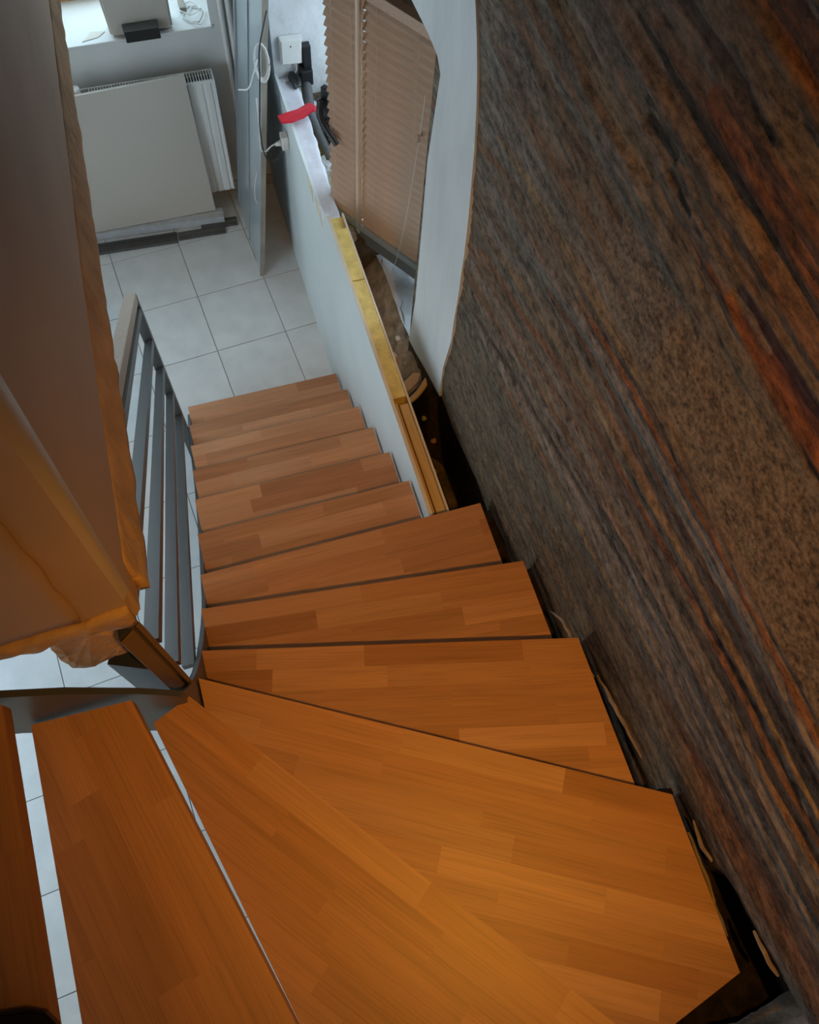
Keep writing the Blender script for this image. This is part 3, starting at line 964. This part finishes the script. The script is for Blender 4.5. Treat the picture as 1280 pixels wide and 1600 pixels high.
# blinds
def blind(label, u0, u1, z0, z1, cords):
    b = empty('venetian_blind', tuple(cp((u0 + u1) / 2, 0.02, z0)))
    tag(b, label, 'blind', 'tan venetian blinds on the open casement')
    ang = math.atan2(cd.y, cd.x)
    L_ = u1 - u0
    vs = []; fs = []
    n = 4
    for i in range(n + 1):
        t = i / n - 0.5
        yy = t * 0.036
        zz = t * 0.038
        bow = 0.004 * (1 - (2 * t) ** 2)
        for xx in (0, L_):
            vs.append((xx, yy - bow, zz))
            vs.append((xx, yy - bow + 0.0016, zz))
    for i in range(n):
        a = i * 4; c = a + 4
        fs += [(a, a + 2, c + 2, c), (a + 1, c + 1, c + 3, a + 3), (a, c, c + 1, a + 1), (a + 2, a + 3, c + 3, c + 2)]
    fs += [(0, 1, 3, 2), (n * 4, n * 4 + 2, n * 4 + 3, n * 4 + 1)]
    me = bpy.data.meshes.new('slat')
    me.from_pydata(vs, [], fs)
    me.materials.append(M['slat'])
    for p in me.polygons: p.use_smooth = False
    z = z0 + 0.028
    r_ = random.Random(int(u0 * 100))
    while z < z1 - 0.02:
        o = bpy.data.objects.new('slat', me)
        COL.objects.link(o)
        o.location = cp(u0 + r_.uniform(-.002, .002), 0.020, z)
        o.rotation_euler = (r_.uniform(-.05, .05), 0, ang)
        attach(o, b)
        z += 0.0385
    cbox('bottom_rail', u0, u1, 0.010, 0.028, z0, z0 + 0.014, M['slat_pale'], b, 0.002)
    cbox('headrail', u0, u1, 0.0, 0.038, z1 - 0.01, z1 + 0.03, M['slat'], b, 0.002)
    for u in cords:
        tube('ladder_cord', [cp(u, 0.034, z0 + 0.005), cp(u, 0.034, (z0 + z1) / 2), cp(u, 0.034, z1)], 0.0008, M['slat_pale'], b, n=4, seg=6)
    return b
b1_ = blind('narrow tan venetian blind on the free side of the casement beside the black handle', -0.004, 0.172, 1.152, 2.205, (0.03, 0.125))
b2_ = blind('wide tan venetian blind between the vertical batten and the white plaster band', 0.182, 0.60, 1.152, 2.205, (0.245, 0.43))
bt = tube('blind_batten', [cp(0.177, 0.053, 1.16), cp(0.177, 0.053, 1.7), cp(0.177, 0.053, 2.33)], 0.011, M['slat_pale'], None, n=3, seg=10)
tag(bt, 'vertical tan batten standing between the two venetian blinds', 'batten')
pc = empty('pull_cord', tuple(cp(0.46, 0.045, 1.0)))
tag(pc, 'thin pale pull cord with small tassel hanging before the wide blind', 'cord')
tube('cord', [cp(0.478, 0.045, 2.0), cp(0.470, 0.046, 1.85), cp(0.462, 0.05, 1.7), cp(0.44, 0.055, 1.4), cp(0.41, 0.06, 1.15), cp(0.385, 0.062, 1.03)], 0.0013, M['cord'], pc, seg=6)
tube('tassel', [cp(0.464, 0.05, 1.83), cp(0.464, 0.05, 1.80)], [0.007, 0.009], M['slat'], pc, n=0)

# ------------------------------------------------------------------ far window
w2 = empty('window_2', (-0.4, 4.42, 1.1))
tag(w2, 'bright daylight window with pine frame above the far sill', 'window', kind='structure')
box('bottom_rail', (-1.3, 4.38, 1.1), (0.345, 4.44, 1.19), M['wframe'], w2, 0.004)
box('top_rail', (-1.3, 4.38, 2.32), (0.345, 4.44, 2.4), M['wframe'], w2, 0.004)
for x in (-1.3, -0.52, 0.275):
    box('stile', (x, 4.38, 1.19), (x + 0.07, 4.44, 2.32), M['wframe'], w2, 0.004)
box('pane', (-1.23, 4.405, 1.19), (-0.52, 4.411, 2.32), M['glass'], w2)
box('pane', (-0.45, 4.405, 1.19), (0.275, 4.411, 2.32), M['glass'], w2)
w3 = empty('window_3', (-2.65, 1.0, 0.1))
tag(w3, 'white framed glazed door in the left wall of the lower room', 'window', kind='structure')
for a, b_ in (((-2.68, 0, 0.1), (-2.62, 2, 0.17)), ((-2.68, 0, 2.33), (-2.62, 2, 2.4)), ((-2.68, 0, 0.17), (-2.62, 0.07, 2.33)), ((-2.68, 1.93, 0.17), (-2.62, 2, 2.33)), ((-2.68, 0.97, 0.17), (-2.62, 1.03, 2.33))):
    box('frame_bar', a, b_, M['white'], w3)

# ------------------------------------------------------------------ radiator
rad = empty('radiator', (-0.15, 3.95, 0.136))
tag(rad, 'white panel radiator with slotted top grille under the far window', 'radiator')
RX0, RX1, RY0, RY1, RZ0, RZ1 = -0.62, 0.303, 3.912, 4.0, 0.136, 0.895
bm = bmesh.new()
prof = []
x = RX0
while x < RX1 - 0.01:
    for dx, dy in ((0.0, 0.0), (0.022, 0.0), (0.028, 0.006), (0.036, 0.006), (0.042, 0.0)):
        if x + dx < RX1: prof.append((x + dx, RY0 + dy))
    x += 0.046
prof.append((RX1, RY0))
va = [bm.verts.new((p[0], p[1], RZ0)) for p in prof]; vb = [bm.verts.new((p[0], p[1], RZ1 - 0.012)) for p in prof]
for i in range(len(prof) - 1): bm.faces.new((va[i], va[i + 1], vb[i + 1], vb[i]))
from_bm('front_panel', bm, M['rad'], rad)
boxes('casing', [((RX0, RY0 + 0.008, RZ0), (RX1 - 0.012, RY1, RZ1 - 0.03))], M['rad'], rad)
box('side_cover', (RX1 - 0.012, RY0 - 0.002, RZ0), (RX1, RY1, RZ1), M['rad'], rad, 0.003)
boxes('grille_frame', [((RX0, RY0 - 0.002, RZ1 - 0.014), (RX1 - 0.012, RY0 + 0.008, RZ1)), ((RX0, RY1 - 0.008, RZ1 - 0.014), (RX1 - 0.012, RY1, RZ1))], M['rad'], rad)
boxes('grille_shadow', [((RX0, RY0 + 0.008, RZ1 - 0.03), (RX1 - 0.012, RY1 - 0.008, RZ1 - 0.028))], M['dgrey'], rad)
bm = bmesh.new(); bm_box(bm, (0, 0, 0.006), (0.0045, RY1 - RY0 - 0.016, 0.014))
g0 = None
x = RX1 - 0.022
while x > -0.35:
    if g0 is None:
        g0 = from_bm('grille_slat', bm, M['rad']); o = g0
    else:
        o = bpy.data.objects.new('grille_slat', g0.data); COL.objects.link(o)
    o.parent = rad; o.location = (x + 0.15, RY0 + 0.008 - 3.95, RZ1 - 0.014 - 0.136)
    x -= 0.0145
tube('valve', [(-0.40, 3.935, 0.88), (-0.40, 3.93, 0.955)], 0.022, M['wplastic'], rad, n=2, seg=12)
for i, (x, d) in enumerate(((0.405, 0.014), (0.445, 0.016))):
    pp = tube('heating_pipe', [(x, 4.03, 0.12), (x, 4.03, 1.5), (x, 4.03, 2.6)], d, M['rad'], None, n=3, seg=10)
    tag(pp, ['thin white heating pipe rising in the far corner nearer the radiator', 'thicker white heating pipe rising in the far corner behind the leaning panel'][i], 'pipe')
bs = prism('baseboard_far', [(-1.2, 4.034, 0), (0.56, 4.034, 0), (0.56, 4.034, 0.07), (-1.2, 4.034, 0.07)], (0, 0.016, 0), M['panel'])
tag(bs, 'pale tiled skirting along the foot of the far wall', 'baseboard', kind='structure')

# ------------------------------------------------------------------ things on the floor below
pn = prism('leaning_board', [(-0.63, 3.845, 0.062), (0.160, 3.845, 0.062), (0.150, 3.884, 0.968), (-0.62, 3.884, 0.94)], (0, 0.014, 0.0), M['panel'])
tag(pn, 'large pale grey board leaning against the radiator', 'board')
def bar(label, a, b, w_, h, mat, lip=True):
    a, b = Vector(a), Vector(b)
    d = (b - a).normalized(); s = Vector((-d.y, d.x, 0))
    bm = bmesh.new()
    t = 0.004
    prof = [(-w_ / 2, 0), (w_ / 2, 0), (w_ / 2, h), (w_ / 2 - t, h), (w_ / 2 - t, t), (-w_ / 2 + t, t), (-w_ / 2 + t, h), (-w_ / 2, h)] if lip else [(-w_ / 2, 0), (w_ / 2, 0), (w_ / 2, h), (0.004, h), (0, h - 0.004), (-0.004, h), (-w_ / 2, h)]
    A = [bm.verts.new(a + s * p[0] + Vector((0, 0, p[1]))) for p in prof]
    B = [bm.verts.new(b + s * p[0] + Vector((0, 0, p[1]))) for p in prof]
    bm.faces.new(A[::-1]); bm.faces.new(B)
    for i in range(len(prof)):
        j = (i + 1) % len(prof)
        bm.faces.new((A[i], A[j], B[j], B[i]))
    o = from_bm('metal_profile', bm, mat)
    return tag(o, label, 'profile', 'metal profiles on the tiles before the radiator')
bar('light galvanised metal profile under the leaning grey board', (-0.64, 3.88, 0.001), (0.20, 3.825, 0.001), 0.075, 0.055, M['alu'], lip=False)
bar('short mid grey profile poking out beyond the leaning board', (0.05, 3.80, 0.0), (0.272, 3.782, 0.0), 0.06, 0.014, M['dgrey'], lip=False)
bar('long dark grey profile nearest to the stairs', (-0.62, 3.762, 0.0), (-0.105, 3.738, 0.0), 0.07, 0.022, M['dgrey'])
bar('dark grey flat profile beside the long dark one', (-0.10, 3.745, 0.0), (0.19, 3.735, 0.0), 0.055, 0.014, M['dgrey'], lip=False)

# tall panel leaning towards the partition
def lean(z): return 0.338 + 0.118 * z
lp = empty('tall_panel', (0.34, 3.6, 0))
tag(lp, 'tall grey blue panel leaning upright against the white partition, cables hanging down it', 'panel')
ZP = 1.75
prism('sheet', [(lean(0), 3.345, 0), (lean(0), 3.93, 0), (lean(ZP), 3.93, ZP), (lean(ZP), 3.345, ZP)], (-0.02, 0, 0), M['glassy'], lp)
prism('edge_strip', [(lean(0) + 0.003, 3.333, 0), (lean(0) - 0.024, 3.333, 0), (lean(ZP) - 0.024, 3.333, ZP), (lean(ZP) + 0.003, 3.333, ZP)], (0, 0.012, 0), M['edge'], lp)
prism('fold', [(lean(0) - 0.021, 3.62, 0), (lean(0) - 0.021, 3.63, 0), (lean(ZP) - 0.021, 3.63, ZP), (lean(ZP) - 0.021, 3.62, ZP)], (-0.006, 0, 0), M['frame_lt'], lp)
prism('fold', [(lean(0) - 0.021, 3.90, 0), (lean(0) - 0.021, 3.93, 0), (lean(ZP) - 0.021, 3.93, ZP), (lean(ZP) - 0.021, 3.90, ZP)], (-0.008, 0, 0), M['frame_lt'], lp)

def cable(label, pts, r, mat):
    o = tube('cable', pts, r, mat, None, n=8, seg=6)
    return tag(o, label, 'cable', 'cables hanging at the tall panel')
cable('black cable hanging down the face of the tall panel', [(0.52, 3.30, 1.66), (0.47, 3.29, 1.50), (0.455, 3.29, 1.35), (0.44, 3.29, 1.22), (0.425, 3.28, 1.1), (0.425, 3.255, 0.98), (0.45, 3.24, 0.93), (0.49, 3.235, 0.95), (0.505, 3.235, 1.0)], 0.0035, M['black'])
cable('white cable running to the plug on the partition', [(0.43, 3.30, 1.25), (0.425, 3.29, 1.1), (0.415, 3.28, 0.98), (0.44, 3.29, 0.95), (0.48, 3.29, 0.98), (0.53, 3.28, 0.985)], 0.0035, M['wplastic'])
cable('short white cable end sticking out of the tall panel', [(0.46, 3.33, 1.42), (0.43, 3.33, 1.34), (0.40, 3.32, 1.29), (0.36, 3.36, 1.26)], 0.0035, M['wplastic'])
cable('small white wire loop low on the tall panel', [(0.392, 3.40, 0.72), (0.37, 3.38, 0.66), (0.36, 3.37, 0.58), (0.368, 3.37, 0.54)], 0.0025, M['wplastic'])
for i in range(3):
    c0 = Vector((0.475, 3.315 - 0.006 * i, 1.42))
    pts = [c0 + Vector((0.028 * math.cos(a) * (1 + .1 * i), 0, 0.085 * math.sin(a) * (1 + .06 * i))) for a in [2 * math.pi * k / 10 + .4 * i for k in range(11)]]
    cable(['inner white loop of the cable coil at the top of the tall panel', 'middle white loop of the cable coil at the top of the tall panel', 'outer white loop of the cable coil at the top of the tall panel'][i], pts, 0.0035, M['wplastic'])

# plug and adaptor on the partition
ad = empty('plug_adaptor', (0.548, 3.29, 0.98))
tag(ad, 'white plug adaptor on the partition below the red strap', 'plug')
box('body', (0.520, 3.265, 0.955), (0.5545, 3.315, 1.03), M['wplastic'], ad, 0.005)
tube('plug', [(0.522, 3.29, 0.985), (0.49, 3.29, 0.98)], [0.016, 0.008], M['wplastic'], ad, n=0, seg=10)

# junction box and pipes on the far pier
jb = empty('junction_box', (0.64, 3.49, 1.27))
tag(jb, 'square white junction box on the white pier', 'junction box')
prism('body', [(0.588, 3.499, 1.268), (0.688, 3.499, 1.262), (0.696, 3.499, 1.388), (0.592, 3.499, 1.392)], (0, -0.035, 0), M['wplastic'], jb, 0.005)
prism('lid', [(0.594, 3.4635, 1.274), (0.682, 3.4635, 1.268), (0.690, 3.4635, 1.382), (0.598, 3.4635, 1.386)], (0, -0.005, 0), M['wplastic'], jb, 0.002)
tube('screw', [(0.64, 3.459, 1.36), (0.64, 3.457, 1.36)], 0.004, M['dgrey'], jb, n=0)
cable('white cable curving down from the junction box', [(0.662, 3.48, 1.265), (0.66, 3.475, 1.22), (0.63, 3.465, 1.19), (0.585, 3.455, 1.185)], 0.0035, M['wplastic'])
dp = empty('drain_pipe', (0.71, 3.47, 1.05))
tag(dp, 'black pipe stub dropping into the rubble beside the junction box', 'pipe')
box('upper_pipe', (0.697, 3.46, 1.22), (0.735, 3.499, 1.345), M['black'], dp, 0.004)
box('socket', (0.676, 3.44, 1.155), (0.735, 3.499, 1.235), M['black'], dp, 0.006)
tube('lower_pipe', [(0.70, 3.47, 1.16), (0.69, 3.38, 1.14), (0.672, 3.26, 1.14), (0.68, 3.12, 1.135), (0.70, 2.98, 1.12)], 0.026, M['dgrey'], dp, seg=12)
hl = rock('black_hole_lump', (0.77, 3.12, 1.15), (0.05, 0.10, 0.05), M['black'], None, seed=3.0, sub=3, amp=0.5)  # dark hole in the rubble, put in as a solid black shape
tag(hl, 'black hole drawn as a sack in the rubble behind the casement handle', 'lump')
hl2 = rock('black_hole_blob', (0.645, 3.44, 1.20), (0.026, 0.045, 0.022), M['black'], None, seed=9.0, sub=3, amp=0.5)  # solid black shape in place of the dark hole
tag(hl2, 'black rag standing for the hole under the junction box', 'blob')
# red strap
rs = empty('red_strap', (0.6, 3.17, 1.19))
tag(rs, 'glossy red plastic strap lying across the plastered ledge', 'strap')
prism('blade', [(0.500, 3.18, 1.228), (0.512, 3.150, 1.216), (0.56, 3.148, 1.214), (0.62, 3.158, 1.22), (0.672, 3.185, 1.226), (0.682, 3.215, 1.23), (0.655, 3.228, 1.23), (0.60, 3.20, 1.23), (0.54, 3.19, 1.23)], (0, 0, 0.012), M['red'], rs, 0.002)
prism('tab', [(0.672, 3.185, 1.222), (0.695, 3.165, 1.216), (0.712, 3.170, 1.214), (0.70, 3.195, 1.22), (0.682, 3.21, 1.225)], (0, 0, 0.014), M['red'], rs, 0.002)

# pipe and shard in the gap
gp = tube('plastic_pipe', [(0.655, 1.675, 1.02), (0.70, 1.685, 1.03), (0.74, 1.70, 1.055), (0.79, 1.735, 1.09)], 0.014, M['pipe'], None, seg=10)
tag(gp, 'pale plastic pipe bridging the dark gap behind the partition', 'pipe')
gs = prism('brick_shard', [(0.672, 1.725, 1.02), (0.685, 1.765, 1.03), (0.73, 1.785, 1.05), (0.755, 1.77, 1.06), (0.735, 1.735, 1.055), (0.70, 1.72, 1.035)], (0.006, 0, 0.02), M['pipe'], None, 0.002)
tag(gs, 'broken brown shard lying on the plastic pipe in the gap', 'shard')

# ------------------------------------------------------------------ things on the far sill
dv_ = empty('white_device', (0.0, 4.12, 1.1))
tag(dv_, 'white box shaped device standing on the far sill against the light', 'device')
bm = bmesh.new()
A = [(-0.155, 4.055), (0.155, 4.055), (0.155, 4.17), (-0.155, 4.17)]
for_b = [bm.verts.new((x, y, 1.102)) for x, y in A]; for_t = [bm.verts.new((x * 1.05, y, 1.33)) for x, y in A]
bm.faces.new(for_b[::-1]); bm.faces.new(for_t)
for i in range(4): bm.faces.new((for_b[i], for_b[(i + 1) % 4], for_t[(i + 1) % 4], for_t[i]))
bmesh.ops.recalc_face_normals(bm, faces=bm.faces)
bmesh.ops.bevel(bm, geom=bm.edges[:], offset=0.012, segments=3, affect='EDGES')
from_bm('housing', bm, M['panel'], dv_)
box('lid', (-0.165, 4.05, 1.318), (0.165, 4.175, 1.338), M['wplastic'], dv_, 0.006)
bb = empty('black_case', (0.0, 4.02, 1.1))
tag(bb, 'small black case on the sill in front of the white device', 'case')
box('body', (-0.088, 4.0, 1.101), (0.084, 4.05, 1.16), M['black'], bb, 0.004)
box('cap', (-0.09, 3.998, 1.16), (0.086, 4.052, 1.168), M['dgrey'], bb, 0.002)
for i, (c, rx, ry) in enumerate((((0.27, 4.14, 1.106), .05, .06), ((0.285, 4.12, 1.111), .04, .075), ((0.26, 4.17, 1.117), .045, .05))):
    pts = [Vector((c[0] + rx * math.cos(a) + 0.008 * math.sin(3 * a + i), c[1] + ry * math.sin(a), c[2] + .003 * math.sin(2 * a))) for a in [2 * math.pi * k / 9 + i for k in range(10)]]
    o = tube('charger_cable', pts, 0.003, M['wplastic'], None, n=6, seg=6)
    tag(o, ['white cable loop lying flat on the sill right of the device', 'long white cable loop on the sill by the recess edge', 'upper white cable loop on the sill behind the others'][i], 'cable', 'white cables on the far sill')
cb = box('charger_block', (0.212, 4.17, 1.101), (0.245, 4.24, 1.125), M['edge'], None, 0.004)
tag(cb, 'brown charger block on the sill beside the white cables', 'charger')
pa = prism('paper_scrap', [(-0.30, 4.06, 1.101), (-0.22, 4.075, 1.101), (-0.18, 4.11, 1.101), (-0.25, 4.125, 1.101), (-0.27, 4.09, 1.101)], (0, 0, 0.002), M['cord'])
tag(pa, 'crumpled paper scrap on the bright sill left of the device', 'paper')

# ------------------------------------------------------------------ shoe on the top visible tread
sh = empty('shoe', (-0.6, -0.1, 2.6))
tag(sh, 'black shoe toe on the top tread at the lower left', 'shoe')
bm = bmesh.new()
prev = None
ST = [(-0.462, .004, .012), (-0.468, .022, .026), (-0.482, .036, .036), (-0.505, .044, .044), (-0.54, .048, .052), (-0.60, .046, .066), (-0.66, .042, .085), (-0.70, .040, .10), (-0.735, .03, .10)]
for x, hw, h in ST:
    ring = [bm.verts.new((x, -0.10 + hw * math.cos(a) * 1.35, 2.614 + max(0.0, math.sin(a)) * h)) for a in [math.pi * k / 12 for k in range(13)]]
    if prev:
        for k in range(12): bm.faces.new((prev[k], prev[k + 1], ring[k + 1], ring[k]))
        bm.faces.new((prev[0], ring[0], ring[12], prev[12]))
    else: bm.faces.new(ring)
    prev = ring
bm.faces.new(prev)
from_bm('upper', bm, M['rubber'], sh, smooth=True)
prism('sole', [(x, -0.10 + hw * 1.4 + .003, 2.601) for x, hw, h in ST] + [(x, -0.10 - hw * 1.4 - .003, 2.601) for x, hw, h in ST[::-1]], (0, 0, 0.015), M['black'], sh)
